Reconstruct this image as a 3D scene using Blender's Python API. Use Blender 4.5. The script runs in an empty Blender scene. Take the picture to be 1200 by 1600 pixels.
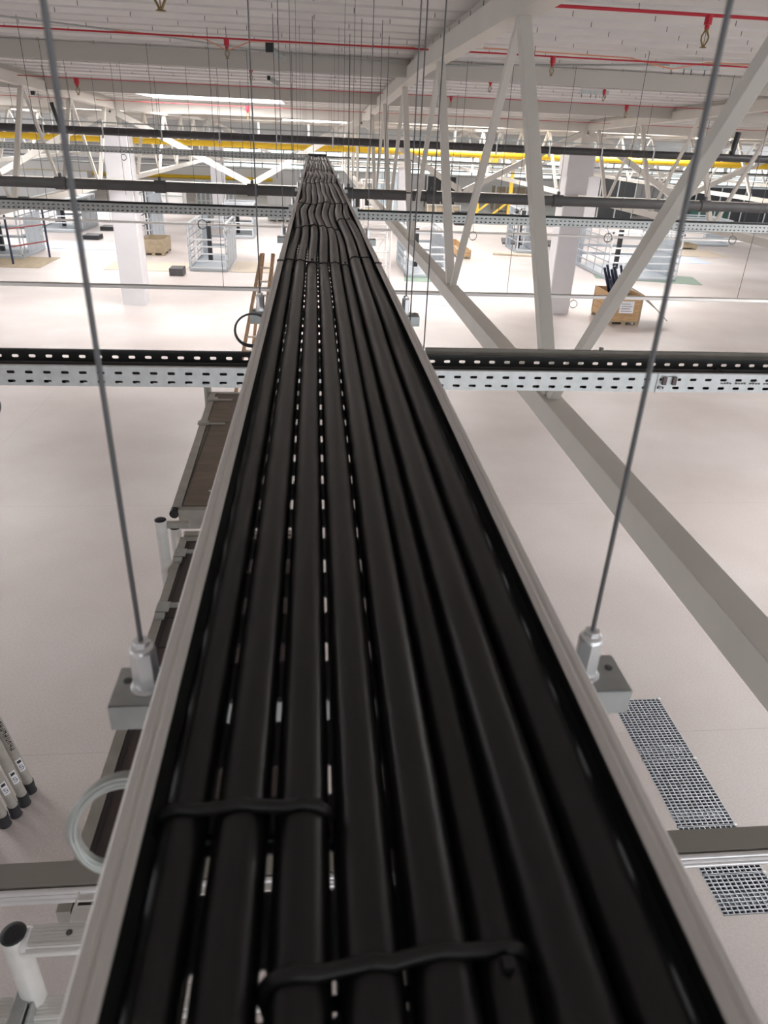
import bpy, math, random
from mathutils import Vector, Matrix
random.seed(7)
S = bpy.context.scene
C = S.collection
PI = math.pi

# ------------------------------------------------------------------ camera, light, exposure
CAMZ = 5.5
cam = bpy.data.cameras.new('camera'); camo = bpy.data.objects.new('camera', cam); C.objects.link(camo)
Rr = ((0.99559178, -0.00613374, 0.09359154), (-0.08550415, -0.46948112, 0.87879265), (0.03854917, -0.88292121, -0.467936))
camo.matrix_world = Matrix(((Rr[0][0], -Rr[0][1], -Rr[0][2], 0), (Rr[1][0], -Rr[1][1], -Rr[1][2], 0),
                            (Rr[2][0], -Rr[2][1], -Rr[2][2], CAMZ), (0, 0, 0, 1)))
cam.sensor_fit = 'VERTICAL'; cam.sensor_height = 36.0; cam.lens = 1110 / 1600 * 36
cam.clip_start = 0.02; cam.clip_end = 400
cam.dof.use_dof = True; cam.dof.focus_distance = 5.0; cam.dof.aperture_fstop = 8.0
S.camera = camo
S.view_settings.view_transform = 'Standard'; S.view_settings.look = 'None'
S.view_settings.gamma = 1; S.view_settings.use_curve_mapping = False
S.view_settings.exposure = 0.47
W = bpy.data.worlds.new('world'); S.world = W; W.use_nodes = True
W.node_tree.nodes['Background'].inputs[0].default_value = (0.93, 0.96, 1.0, 1)
W.node_tree.nodes['Background'].inputs[1].default_value = 1.6
SKYLIGHT = 11.0
S.cycles.max_bounces = 8; S.cycles.diffuse_bounces = 5

# ------------------------------------------------------------------ materials
MATS = {}
def mat(name, col, rough=0.6, metal=0.0, var=0.0, scale=6.0, emit=None, alpha=None, bump=0.0, stretch=None):
    if name in MATS: return MATS[name]
    m = bpy.data.materials.new(name); m.use_nodes = True
    nt = m.node_tree; b = nt.nodes['Principled BSDF']
    b.inputs['Base Color'].default_value = (*col, 1); b.inputs['Roughness'].default_value = rough
    b.inputs['Metallic'].default_value = metal
    tc = nt.nodes.new('ShaderNodeTexCoord'); mp = nt.nodes.new('ShaderNodeMapping')
    nz = nt.nodes.new('ShaderNodeTexNoise'); nz.inputs['Scale'].default_value = scale; nz.inputs['Detail'].default_value = 5
    nt.links.new(tc.outputs['Object'], mp.inputs[0]); nt.links.new(mp.outputs[0], nz.inputs['Vector'])
    if stretch: mp.inputs['Scale'].default_value = stretch
    if var > 0:
        r = nt.nodes.new('ShaderNodeMapRange'); r.inputs[1].default_value = 0.3; r.inputs[2].default_value = 0.7
        r.inputs[3].default_value = 1 - var; r.inputs[4].default_value = 1 + var
        nt.links.new(nz.outputs[0], r.inputs[0])
        mx = nt.nodes.new('ShaderNodeVectorMath'); mx.operation = 'SCALE'; mx.inputs[0].default_value = col
        nt.links.new(r.outputs[0], mx.inputs['Scale']); nt.links.new(mx.outputs[0], b.inputs['Base Color'])
    if bump > 0:
        bp = nt.nodes.new('ShaderNodeBump'); bp.inputs['Strength'].default_value = bump; bp.inputs['Distance'].default_value = 0.01
        nt.links.new(nz.outputs[0], bp.inputs['Height']); nt.links.new(bp.outputs[0], b.inputs['Normal'])
    if emit:
        b.inputs['Emission Color'].default_value = (*emit[0], 1); b.inputs['Emission Strength'].default_value = emit[1]
    if alpha is not None: b.inputs['Alpha'].default_value = alpha
    MATS[name] = m
    return m
M_paint = mat('cream_paint', (0.66, 0.63, 0.58), 0.5, 0, 0.04, 2)
M_deckpaint = mat('deck_paint', (0.70, 0.68, 0.66), 0.5, 0, 0.05, 0.8)
M_beam = mat('beam_paint', (0.52, 0.49, 0.445), 0.5, 0, 0.03, 1)
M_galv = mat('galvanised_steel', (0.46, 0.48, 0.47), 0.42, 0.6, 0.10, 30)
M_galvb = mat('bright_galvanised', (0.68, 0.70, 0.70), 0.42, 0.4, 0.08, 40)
M_rail = mat('tray_rail_zinc', (0.74, 0.715, 0.69), 0.42, 0.45, 0.02, 20, stretch=(1, .08, 1))
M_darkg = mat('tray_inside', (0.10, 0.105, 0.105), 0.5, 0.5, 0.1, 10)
M_dark = mat('dark_pipe', (0.055, 0.052, 0.055), 0.45, 0, 0.15, 4)
M_grey = mat('grey_insulation', (0.085, 0.082, 0.085), 0.6, 0, 0.12, 4)
M_cable = mat('cable_sheath', (0.008, 0.008, 0.0078), 0.34, 0, 0.25, 12, bump=0.05, stretch=(1, .15, 1))
M_tie = mat('black_nylon', (0.012, 0.012, 0.012), 0.4)
M_rod = mat('zinc_rod', (0.15, 0.15, 0.155), 0.5, 0.4)
M_wire = mat('steel_wire', (0.11, 0.105, 0.11), 0.5, 0.4)
M_chrome = mat('polished_steel', (0.90, 0.90, 0.91), 0.25, 0.5)
M_alu = mat('aluminium', (0.84, 0.83, 0.80), 0.38, 0.3, 0.05, 25, stretch=(.1, 1, 1))
M_strip = mat('trunking_grey', (0.34, 0.325, 0.29), 0.5, 0.2)
M_white = mat('white_trunking', (0.82, 0.80, 0.79), 0.35)
M_col = mat('column_concrete', (0.66, 0.65, 0.67), 0.65, 0, 0.03, 1.5)
M_yel = mat('yellow_pipe', (0.80, 0.52, 0.02), 0.45)
M_yelc = mat('crane_yellow', (0.80, 0.50, 0.05), 0.45)
M_red = mat('sprinkler_red', (0.50, 0.012, 0.03), 0.4)
M_brass = mat('brass', (0.22, 0.15, 0.06), 0.35, 0.7)
M_phen = mat('phenolic_ply', (0.055, 0.038, 0.036), 0.5, 0, 0.12, 9)
M_plyold = mat('dirty_ply', (0.19, 0.15, 0.115), 0.7, 0, 0.22, 5, stretch=(1, 2.5, 1))
M_scfold = mat('dull_aluminium', (0.42, 0.40, 0.36), 0.5, 0.3, 0.12, 12)
M_cap = mat('black_cap', (0.014, 0.014, 0.016), 0.45)
M_wood = mat('pine_boards', (0.52, 0.33, 0.17), 0.7, 0, 0.18, 5, stretch=(1, 6, 6))
M_woodo = mat('old_boards', (0.36, 0.29, 0.20), 0.75, 0, 0.15, 5)
M_ply = mat('pale_ply', (0.55, 0.47, 0.38), 0.7, 0, 0.06, 3)
M_ladder = mat('ladder_wood', (0.42, 0.26, 0.15), 0.6, 0, 0.12, 6)
M_blue = mat('blue_film', (0.50, 0.56, 0.66), 0.5)
M_greenm = mat('green_mat', (0.22, 0.30, 0.24), 0.7)
M_navy = mat('navy_plastic', (0.012, 0.018, 0.05), 0.45)
M_cage = mat('cage_steel', (0.66, 0.69, 0.72), 0.4, 0.3)
M_cagep = mat('cage_sheet', (0.42, 0.46, 0.50), 0.45, 0.3)
M_black = mat('black_panel', (0.02, 0.021, 0.024), 0.5)
M_rub = mat('rubber', (0.03, 0.03, 0.035), 0.6)
M_paper = mat('paper', (0.80, 0.80, 0.84), 0.6)
M_ink = mat('ink', (0.03, 0.025, 0.02), 0.7)
M_fred = mat('dark_red_rail', (0.20, 0.03, 0.03), 0.5)
M_orange = mat('orange_cable', (0.75, 0.33, 0.20), 0.5)
M_pit = mat('pit_dark', (0.05, 0.05, 0.055), 0.8)
M_wallw = mat('wall_white', (0.80, 0.79, 0.78), 0.6)
M_wallg = mat('wall_grey', (0.50, 0.50, 0.50), 0.5)
M_darkgr = mat('machine_green', (0.02, 0.07, 0.06), 0.5)
M_teal = mat('grating_zinc', (0.46, 0.49, 0.53), 0.45, 0.2, 0.1, 8)
M_sky = mat('skylight_dome', (0.9, 0.9, 0.9), 0.5, emit=((1.0, 0.98, 0.97), SKYLIGHT))

def floor_material():
    m = bpy.data.materials.new('concrete_floor'); m.use_nodes = True; nt = m.node_tree; b = nt.nodes['Principled BSDF']
    N = nt.nodes.new; L = nt.links.new
    tc = N('ShaderNodeTexCoord')
    n1 = N('ShaderNodeTexNoise'); n1.inputs['Scale'].default_value = 0.35; n1.inputs['Detail'].default_value = 6
    n2 = N('ShaderNodeTexNoise'); n2.inputs['Scale'].default_value = 45; n2.inputs['Detail'].default_value = 3
    L(tc.outputs['Object'], n1.inputs[0]); L(tc.outputs['Object'], n2.inputs[0])
    cr = N('ShaderNodeValToRGB'); cr.color_ramp.elements[0].color = (0.50, 0.445, 0.425, 1); cr.color_ramp.elements[1].color = (0.60, 0.555, 0.54, 1)
    cr.color_ramp.elements[0].position = 0.35; cr.color_ramp.elements[1].position = 0.65
    L(n1.outputs[0], cr.inputs[0])
    r2 = N('ShaderNodeMapRange'); r2.inputs[1].default_value = .3; r2.inputs[2].default_value = .7; r2.inputs[3].default_value = .92; r2.inputs[4].default_value = 1.06
    L(n2.outputs[0], r2.inputs[0])
    sc = N('ShaderNodeVectorMath'); sc.operation = 'SCALE'; L(cr.outputs[0], sc.inputs[0]); L(r2.outputs[0], sc.inputs['Scale'])
    # saw-cut joints
    br = N('ShaderNodeTexBrick'); br.offset = 0; br.inputs['Scale'].default_value = 1.0
    br.inputs['Brick Width'].default_value = 6.0; br.inputs['Row Height'].default_value = 5.3; br.inputs['Mortar Size'].default_value = 0.006
    br.inputs['Color1'].default_value = (1, 1, 1, 1); br.inputs['Color2'].default_value = (1, 1, 1, 1); br.inputs['Mortar'].default_value = (.86, .86, .86, 1)
    L(tc.outputs['Object'], br.inputs[0])
    mm = N('ShaderNodeVectorMath'); mm.operation = 'MULTIPLY'; L(sc.outputs[0], mm.inputs[0]); L(br.outputs[0], mm.inputs[1])
    L(mm.outputs[0], b.inputs['Base Color'])
    b.inputs['Roughness'].default_value = 0.42
    return m
M_floor = floor_material()

# ------------------------------------------------------------------ mesh helpers
class MB:
    def __init__(s): s.v = []; s.f = []; s.sm = []
    def add(s, vs, fs, smooth=False):
        o = len(s.v); s.v += [tuple(p) for p in vs]
        for f in fs: s.f.append([i + o for i in f]); s.sm.append(smooth)
        return s
    def hexa(s, p):
        return s.add(p, [(0, 3, 2, 1), (4, 5, 6, 7), (0, 1, 5, 4), (1, 2, 6, 5), (2, 3, 7, 6), (3, 0, 4, 7)])
    def box(s, x0, x1, y0, y1, z0, z1):
        return s.hexa([(x0, y0, z0), (x1, y0, z0), (x1, y1, z0), (x0, y1, z0), (x0, y0, z1), (x1, y0, z1), (x1, y1, z1), (x0, y1, z1)])
    def bar(s, a, b, w, h, side=None):
        a = Vector(a); b = Vector(b); d = (b - a).normalized()
        u = Vector(side) if side else Vector((0, 0, 1)).cross(d)
        if u.length < 1e-4: u = Vector((1, 0, 0))
        u = (u - d * u.dot(d)).normalized(); n = d.cross(u)
        u = u * w / 2; n = n * h / 2
        return s.hexa([a - u - n, a + u - n, a + u + n, a - u + n, b - u - n, b + u - n, b + u + n, b - u + n])
    def tube(s, a, b, r, n=10, r2=None, caps=True):
        a = Vector(a); b = Vector(b); d = (b - a).normalized(); r2 = r if r2 is None else r2
        u = d.orthogonal().normalized(); w = d.cross(u)
        vs = []
        for c, q in ((a, r), (b, r2)):
            for i in range(n):
                t = 2 * PI * i / n; vs.append(c + (u * math.cos(t) + w * math.sin(t)) * q)
        s.add(vs, [(i, (i + 1) % n, n + (i + 1) % n, n + i) for i in range(n)], True)
        if caps: s.add(vs, [tuple(range(n))[::-1], tuple(range(n, 2 * n))])
        return s
    def path(s, pts, r, n=8, closed=False, rs=None):
        pts = [Vector(p) for p in pts]; m = len(pts); vs = []
        u = None
        for i, p in enumerate(pts):
            if closed: d = pts[(i + 1) % m] - pts[i - 1]
            else: d = pts[min(i + 1, m - 1)] - pts[max(i - 1, 0)]
            d.normalize()
            if u is None: u = d.orthogonal().normalized()
            u = (u - d * u.dot(d)).normalized(); w = d.cross(u); q = rs[i] if rs else r
            for k in range(n):
                t = 2 * PI * k / n; vs.append(p + (u * math.cos(t) + w * math.sin(t)) * q)
        fs = []
        for i in range(m if closed else m - 1):
            j = (i + 1) % m
            for k in range(n): fs.append((i * n + k, i * n + (k + 1) % n, j * n + (k + 1) % n, j * n + k))
        s.add(vs, fs, True)
        if not closed: s.add(vs, [tuple(range(n))[::-1], tuple(range((m - 1) * n, m * n))])
        return s
    def lathe(s, c, prof, n=16):
        c = Vector(c); vs = []
        for r, z in prof:
            for k in range(n):
                t = 2 * PI * k / n; vs.append(c + Vector((r * math.cos(t), r * math.sin(t), z)))
        m = len(prof)
        s.add(vs, [(i * n + k, i * n + (k + 1) % n, (i + 1) * n + (k + 1) % n, (i + 1) * n + k) for i in range(m - 1) for k in range(n)], True)
        s.add(vs, [tuple(range(n))[::-1], tuple(range((m - 1) * n, m * n))])
        return s
    def extrude(s, prof, o, u, w, d):
        """closed 2D profile (u,w axes) pushed along vector d"""
        o = Vector(o); u = Vector(u); w = Vector(w); d = Vector(d); n = len(prof)
        a = [o + u * p[0] + w * p[1] for p in prof]; b = [p + d for p in a]
        s.add(a + b, [(i, (i + 1) % n, n + (i + 1) % n, n + i) for i in range(n)] + [tuple(range(n))[::-1], tuple(range(n, 2 * n))])
        return s
    def strip(s, prof, o, u, w, d):
        """open 2D profile pushed along d"""
        o = Vector(o); u = Vector(u); w = Vector(w); d = Vector(d); n = len(prof)
        a = [o + u * p[0] + w * p[1] for p in prof]; b = [p + d for p in a]
        s.add(a + b, [(i, i + 1, n + i + 1, n + i) for i in range(n - 1)])
        return s
    def perf(s, o, u, w, nu, nw, cu, cw, sl, sw, th, stagger=0.0, skip=None):
        """sheet of nu x nw cells, each with a rounded slot sl x sw, thickness th along u x w"""
        o = Vector(o); u = Vector(u).normalized(); w = Vector(w).normalized(); nn = u.cross(w).normalized() * th
        for j in range(nw):
            sh = stagger * cu * (j % 2)
            for i in range(nu):
                x0 = i * cu; x1 = x0 + cu; y0 = j * cw; y1 = y0 + cw; cx = (x0 + x1) / 2 + sh * 0.5; cy = (y0 + y1) / 2
                a = sl / 2; b = sw / 2; k = min(a, b) * 0.6
                inn = [(-a, -b + k), (-a + k, -b), (a - k, -b), (a, -b + k), (a, b - k), (a - k, b), (-a + k, b), (-a, b - k)]
                out = [(x0, y0 + cw * .3), (x0, y0), (x1, y0), (x1, y0 + cw * .3), (x1, y1 - cw * .3), (x1, y1), (x0, y1), (x0, y1 - cw * .3)]
                ip = [o + u * (cx + p) + w * (cy + q) for p, q in inn]; op = [o + u * p + w * q for p, q in out]
                vs = ip + op + [p + nn for p in ip] + [p + nn for p in op]
                fs = []
                for t in range(8):
                    t2 = (t + 1) % 8
                    fs += [(t, t2, 8 + t2, 8 + t), (16 + t2, 16 + t, 24 + t, 24 + t2), (t2, t, 16 + t, 16 + t2)]
                s.add(vs, fs)
        return s
    def build(s, name, m, parent=None, bevel=0.0):
        me = bpy.data.meshes.new(name); me.from_pydata(s.v, [], s.f); me.materials.append(m)
        me.polygons.foreach_set('use_smooth', s.sm); me.update()
        o = bpy.data.objects.new(name, me); C.objects.link(o)
        if parent:
            o.parent = parent
        if bevel:
            b = o.modifiers.new('bevel', 'BEVEL'); b.width = bevel; b.segments = 2; b.limit_method = 'ANGLE'
        return o

def tag(o, label=None, cat=None, group=None, kind=None):
    if label: o['label'] = label
    if cat: o['category'] = cat
    if group: o['group'] = group
    if kind: o['kind'] = kind
    return o
def thing(name, label, cat, group=None, loc=(0, 0, 0), rz=0):
    o = bpy.data.objects.new(name, None); C.objects.link(o); o.empty_display_size = 0.1
    o.location = loc; o.rotation_euler = (0, 0, rz)
    return tag(o, label, cat, group)
def part(mb, name, m, root, bevel=0.0):
    """mesh given in world coordinates, parented to root and re-expressed in its space"""
    o = mb.build(name, m, root, bevel)
    top = root.parent or root
    o.data.transform((Matrix.Translation(top.location) @ top.rotation_euler.to_matrix().to_4x4()).inverted())
    return o
def local(mb, name, m, root, bevel=0.0):
    return mb.build(name, m, root, bevel)
def copy_tree(o, parent=None):
    c = o.copy(); C.objects.link(c); c.parent = parent
    for ch in list(o.children): copy_tree(ch, c)
    return c
def struct(mb, name, m, parent=None):
    o = mb.build(name, m, parent)
    if not parent: o['kind'] = 'structure'
    return o

# ------------------------------------------------------------------ roof profile
def decz(y):
    if y < 12: return 6.62
    if y < 25.6: return 6.62 - 0.033 * (y - 12)
    return 6.62 - 0.033 * 13.6
def topz(y): return decz(y) - 0.29

X0, X1, Y1 = -34.0, 47.0, 75.0
# floor with the drain opening left as a recessed pit
GX0, GX1, GY0, GY1 = 3.27, 3.83, 3.30, 5.80
fl = MB()
def q(x0, x1, y0, y1, z=0): fl.add([(x0, y0, z), (x1, y0, z), (x1, y1, z), (x0, y1, z)], [(0, 1, 2, 3)])
q(X0, GX0, -9, Y1); q(GX1, X1, -9, Y1); q(GX0, GX1, -9, GY0); q(GX0, GX1, GY1, Y1)
struct(fl, 'floor', M_floor)
# drain pit walls below the grating
pt = MB(); pt.box(GX0, GX1, GY0, GY1, -0.36, -0.35)
pt.box(GX0 - .02, GX0, GY0, GY1, -0.36, -0.001); pt.box(GX1, GX1 + .02, GY0, GY1, -0.36, -0.001)
pt.box(GX0, GX1, GY0 - .02, GY0, -0.36, -0.001); pt.box(GX0, GX1, GY1, GY1 + .02, -0.36, -0.001)
struct(pt, 'trim_1', M_pit)

# ceiling: ribbed steel deck running along X, with holes for the skylights
SKY = [(-4.7, -0.9, 21.6, 24.6, 'skylight strip over the bay behind the left column'),
       (3.4, 7.4, 28.5, 32.0, 'skylight'), (-9.5, -5.0, 31.0, 34.0, 'skylight'), (9.6, 14.5, 28.5, 31.5, 'skylight'),
       (-4.5, 0.5, 40, 43, 'skylight'), (4.5, 10, 40, 43, 'skylight'), (15, 21, 38, 41, 'skylight'), (-18, -12, 38, 41, 'skylight'),
       (-4.5, 2, 55, 58, 'skylight'), (8, 14, 52, 55, 'skylight'), (20, 27, 52, 55, 'skylight'), (-20, -13, 52, 56, 'skylight'),
       (11.5, 14.0, 16, 18, 'skylight'), (7.6, 11.0, 7.0, 10.5, 'skylight'), (-10.5, -7.6, 8, 10.5, 'skylight'), (-12.5, -9.5, 22, 24.5, 'skylight')]  # the two nearest, out of view at the sides, are added to brighten the near floor
dk = MB(); P = 0.62
def deck_strip(xa, xb, ya, yb):
    prof = []; y = ya
    while y < yb - 1e-6:
        e = min(y + P, yb); z = decz(y)
        if e - y > 0.5: prof += [(y, z), (y + .44, z), (y + .465, z + .07), (y + .595, z + .07), (e, decz(e))]
        else: prof += [(y, z), (e, decz(e))]
        y = e
    dk.strip(prof, (xa, 0, 0), (0, 1, 0), (0, 0, 1), (xb - xa, 0, 0))
ys = sorted(set([-9, Y1] + [s[2] for s in SKY] + [s[3] for s in SKY]))
for ya, yb in zip(ys[:-1], ys[1:]):
    holes = sorted([(s[0], s[1]) for s in SKY if s[2] <= ya + 1e-6 and s[3] >= yb - 1e-6])
    x = X0
    for h0, h1 in holes:
        deck_strip(x, h0, ya, yb); x = h1
    deck_strip(x, X1, ya, yb)
ceil = struct(dk, 'ceiling', M_deckpaint)
for i, (a, b, c, d, _) in enumerate(SKY):
    z = decz((c + d) / 2); h = .28
    m = MB(); m.box(a - .03, a, c, d, z - .03, z + h); m.box(b, b + .03, c, d, z - .03, z + h)
    m.box(a - .03, b + .03, c - .03, c, z - .03, z + h); m.box(a - .03, b + .03, d, d + .03, z - .03, z + h)
    w = struct(m, 'window_%d' % (i + 1), M_wallw)
    g = MB(); g.box(a - .03, b + .03, c - .03, d + .03, z + h, z + h + .04)
    g.build('skylight_dome', M_sky, w)
# deck fixing screws
sc = MB()
for k in range(18):
    for i in range(-12, 26):
        y = 6.6 + k * P * 1.0 + .2; x = i * .82 + (k % 2) * .4
        if any(s[0] < x < s[1] and s[2] < y < s[3] for s in SKY): continue
        sc.tube((x, y, decz(y) + .02), (x, y, decz(y) - .045), .004, 5)
o = sc.build('deck_screws', M_rod, ceil); o['kind'] = 'stuff'

# far wall
wl = MB(); wl.box(X0, X1, 75.0, 75.2, 0, 2.3); wl.box(X0, X1, 75.0, 75.2, 5.0, 6.3); wl.box(X0, -9, 75.0, 75.2, 2.3, 5.0)
struct(wl, 'wall_back', M_wallw)
wf = MB(); wf.box(X0, -1.0, -9.2, -9.0, 0, 6.8); wf.box(-1.0, X1, -9.2, -9.0, 0, 1.0); struct(wf, 'wall_front_added', M_wallw)  # added unseen wall behind the camera; cuts rear light, left open above at right
wn = MB()
x = -9
while x < X1: wn.box(x, x + .12, 74.9, 75.0, 2.3, 5.0); x += 2.0
for z in (2.3, 3.1, 3.9, 4.7): wn.box(-9, X1, 74.9, 75.0, z, z + .1)
ww = struct(wn, 'window_20', M_wallg)
gl = MB(); gl.box(-9, X1, 75.05, 75.08, 2.3, 5.0)
glm = mat('frosted_glazing', (0.85, 0.92, 0.90), 0.6, emit=((0.85, 0.95, 0.92), 1.1))
gl.build('window_pane', glm, ww)
lv = MB()
for i in range(9): lv.box(X0, -9, 74.8, 74.95, 2.35 + i * .3, 2.42 + i * .3)
struct(lv, 'trim_2', M_wallg)

# ------------------------------------------------------------------ columns
def column(x, y, label, w=0.78, head=False, grp='square concrete columns'):
    t = thing('concrete_column', label, 'column', None, (x, y, 0))
    m = MB(); c = .03; a = w / 2
    pr = [(-a + c, -a), (a - c, -a), (a, -a + c), (a, a - c), (a - c, a), (-a + c, a), (-a, a - c), (-a, -a + c)]
    m.extrude(pr, (0, 0, 0), (1, 0, 0), (0, 1, 0), (0, 0, 5.35)); local(m, 'column_shaft', M_col, t)
    m = MB(); m.box(-a - .06, a + .06, -a - .1, a + .06, 4.55 if head else 5.3, 5.42); local(m, 'column_head', M_col, t)
    m = MB(); m.box(-.16, .16, -.60, .12, 5.46, topz(y) - .03); m.box(-.3, .3, -.48, .3, 5.425, 5.46); local(m, 'bearing_post', M_paint, t)
    return t
column(-6.22, 26.0, 'white square column nearest on the left, shadow at its foot')
column(8.78, 26.0, 'grey-lilac square column on the right with a wider head, behind the truss web', head=True)
column(-5.9, 48.6, 'distant white column seen between the left column and the cable tray')
column(17.6, 48.6, 'distant column on the right, standing behind the steel cages')
column(5.5, 48.6, 'distant column in the middle, behind the row of truss webs', .7)
column(-21.0, 48.6, 'distant column at far left behind the left roof truss')

# ------------------------------------------------------------------ trusses along Y
def node_label(i): return None
def ytruss(x, y0, y1, label, phase=4.42, panel=3.98, w=.15, near=False, bz=4.0):
    t = thing('roof_truss', label, 'roof truss', None, (x, y0, 0))
    m = MB(); ysn = [y0] + [v for v in (12, 25.6) if y0 < v < y1] + [y1]
    for a, b in zip(ysn[:-1], ysn[1:]):
        za, zb = topz(a), topz(b)
        m.hexa([(x - .10, a, za), (x + .10, a, za), (x + .10, b, zb), (x - .10, b, zb), (x - .10, a, za + .2), (x + .10, a, za + .2), (x + .10, b, zb + .2), (x - .10, b, zb + .2)])
    part(m, 'top_chord', M_paint, t, .004 if near else 0)
    m = MB()
    for a, b in zip(ysn[:-1], ysn[1:]):
        za, zb = topz(a) + .2, topz(b) + .2
        m.hexa([(x - .045, a, za), (x + .045, a, za), (x + .045, b, zb), (x - .045, b, zb), (x - .045, a, za + .09), (x + .045, a, za + .09), (x + .045, b, zb + .09), (x - .045, b, zb + .09)])
        if near:
            yy = a + .2; mc = MB()
            while yy < min(b, 26):
                mc.box(x - .049, x - .044, yy, yy + .014, topz(yy) + .205, topz(yy) + .275); yy += .62
            part(mc, 'rail_clips', M_rod, t)['kind'] = 'stuff'
    part(m, 'deck_rail', M_beam, t)
    m = MB(); m.box(x - .075, x + .075, y0, y1, bz - .15, bz); part(m, 'bottom_chord', M_paint, t, .006 if near else 0)
    k = 0; f = phase
    while f - panel > y0 + .6 and not near: f -= panel
    while f < y1:
        for s, tn in ((-1, f - panel * .5 if not (near and k == 0) else 2.28), (1, f + panel * .5)):
            if tn < y0 - .3 or tn > y1 + .3 or f < y0: continue
            big = s == 1
            ww = .092 if big else .064
            m = MB(); off = .03 * s
            ya_, yb_ = (f + .02 if near and k == 0 and not big else f + off * 2.2), (tn - off * 2.2 if big else tn)
            A = Vector((x, ya_, bz - .01)); B = Vector((x, yb_, topz(tn) + .01))
            m.bar(A, B, ww, ww, (1, 0, 0)); part(m, 'diagonal', M_paint, t, .004 if near else 0)
        f += panel; k += 1
    return t
ytruss(1.565, -1.2, 25.36, 'big cream roof truss just right of the near cable tray, running away from the viewer', near=True)
ytruss(-6.15, 10, 25.36, 'cream roof truss at far left ending on the left white column', phase=13.1, panel=3.3)
ytruss(8.85, 8, 25.36, 'cream roof truss at the right ending on the right-hand column', phase=13.1, panel=3.3)
ytruss(16.4, 10, 25.36, 'roof truss at far right edge, two bays right of the near truss', phase=13.1, panel=3.3)
ytruss(-13.7, 12, 25.36, 'roof truss at the far left edge, mostly outside the picture', phase=13.1, panel=3.3)
for i, x in enumerate((-13.7, -6.15, 1.53, 8.85, 16.4, 24.0)):
    ytruss(x, 26.5, 47.8, ['distant roof truss beyond the leftmost bay', 'distant roof truss in line with the left column, behind it',
        'distant roof truss continuing the big near truss beyond the bracing', 'distant roof truss behind the right-hand column',
        'distant roof truss behind the steel cages at right', 'distant roof truss at the far right of the hall'][i], phase=28.0, w=.12)

# transverse trusses along X at the column row
def xtruss(y, xs_top, xs_bot, zb, label, w=.2):
    t = thing('cross_truss', label, 'cross truss', None, (xs_top[0], y, 0))
    zt = topz(y)
    m = MB(); m.box(xs_top[0], xs_top[-1], y - .1, y + .1, zt - .02, zt + .27); part(m, 'top_chord', M_paint, t)
    m = MB(); m.box(xs_bot[0], xs_bot[-1], y - .08, y + .08, zb - .14, zb); part(m, 'bottom_chord', M_paint, t)
    pts = sorted([(v, 1) for v in xs_top] + [(v, 0) for v in xs_bot])
    for (a, ta), (b, tb) in zip(pts[:-1], pts[1:]):
        if ta == tb: continue
        m = MB(); m.bar((a, y, zt if ta else zb), (b, y, zt if tb else zb), .17, .17, (0, 1, 0)); part(m, 'diagonal', M_paint, t)
    return t
xtruss(25.48, [-21.0, -13.7, -6.2, 1.45, 8.8, 16.4, 24], [-17.3, -9.9, -2.05, 4.85, 12.3, 20.0], 3.95, 'wide W-shaped cross truss spanning between the two near columns')
xtruss(48.02, [-21.0, -13.4, -5.9, 1.5, 9.2, 17.6, 26], [-17.3, -9.6, -2.0, 5.5, 13.2, 22], 3.95, 'distant cross truss on the second row of columns')

# roof beams along X (I-sections)
for y, lab in ((13.3, 'cream roof beam nearest below the ribbed ceiling, meeting the big truss'), (19.4, 'second cream roof beam below the ribbed ceiling'),
               (31.8, 'fourth roof beam, beyond the columns'), (38, 'fifth roof beam, beyond the columns'), (44, 'sixth roof beam, far away'), (56, 'roof beam far beyond the second column row'), (64, 'last roof beam before the far wall')):
    z1 = decz(y); z0 = z1 - .24
    m = MB(); m.box(X0 + 1, X1 - 1, y - .06, y + .06, z0, z0 + .02); m.box(X0 + 1, X1 - 1, y - .01, y + .01, z0, z1); m.box(X0 + 1, X1 - 1, y - .06, y + .06, z1 - .02, z1)
    m.box(X0 + 1, X1 - 1, y - .055, y - .05, z0, z1 - .01)
    tag(m.build('roof_beam', M_beam), lab, 'roof beam')

# ------------------------------------------------------------------ main cable tray
TX0, TX1, TZ, TB, TL = -0.150, 0.262, 5.045, 4.985, 17.6
tray = thing('cable_tray', 'long galvanised cable tray full of black cables running from the foreground to the far hall', 'cable tray', None, (0.056, -0.4, TB))
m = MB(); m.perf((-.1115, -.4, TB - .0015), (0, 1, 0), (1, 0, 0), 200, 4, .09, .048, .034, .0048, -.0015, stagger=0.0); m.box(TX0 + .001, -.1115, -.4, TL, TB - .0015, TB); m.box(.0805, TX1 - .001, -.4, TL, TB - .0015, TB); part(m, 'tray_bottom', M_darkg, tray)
for sx, xo, xi in ((1, TX0, TX0 + .022), (-1, TX1, TX1 - .022)):
    m = MB()
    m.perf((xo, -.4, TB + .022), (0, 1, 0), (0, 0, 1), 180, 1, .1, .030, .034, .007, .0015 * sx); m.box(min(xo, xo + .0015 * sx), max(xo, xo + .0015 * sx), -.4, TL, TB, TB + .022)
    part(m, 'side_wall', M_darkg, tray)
    m = MB()
    pr = [(0, -.016), (0, -.002), (.002, 0), (.008, .001), (.0115, -.001), (.0145, .001), (.020, 0), (.022, -.001), (.022, -.0035), (.0205, -.0035), (.0205, -.003), (.002, -.003), (.002, -.016)]
    pr = [(xo + sx * a, TZ + b) for a, b in pr]
    m.extrude(pr, (0, -.4, 0), (1, 0, 0), (0, 0, 1), (0, TL + .4, 0)); part(m, 'top_flange', M_rail, tray)
m = MB()
for yj in (2.98, 8.9, 14.8):
    for xo, xi in ((TX0 - .002, TX0 + .026), (TX1 - .026, TX1 + .002)): m.box(xo, xi, yj, yj + .02, TZ - .02, TZ + .0035)
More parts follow.
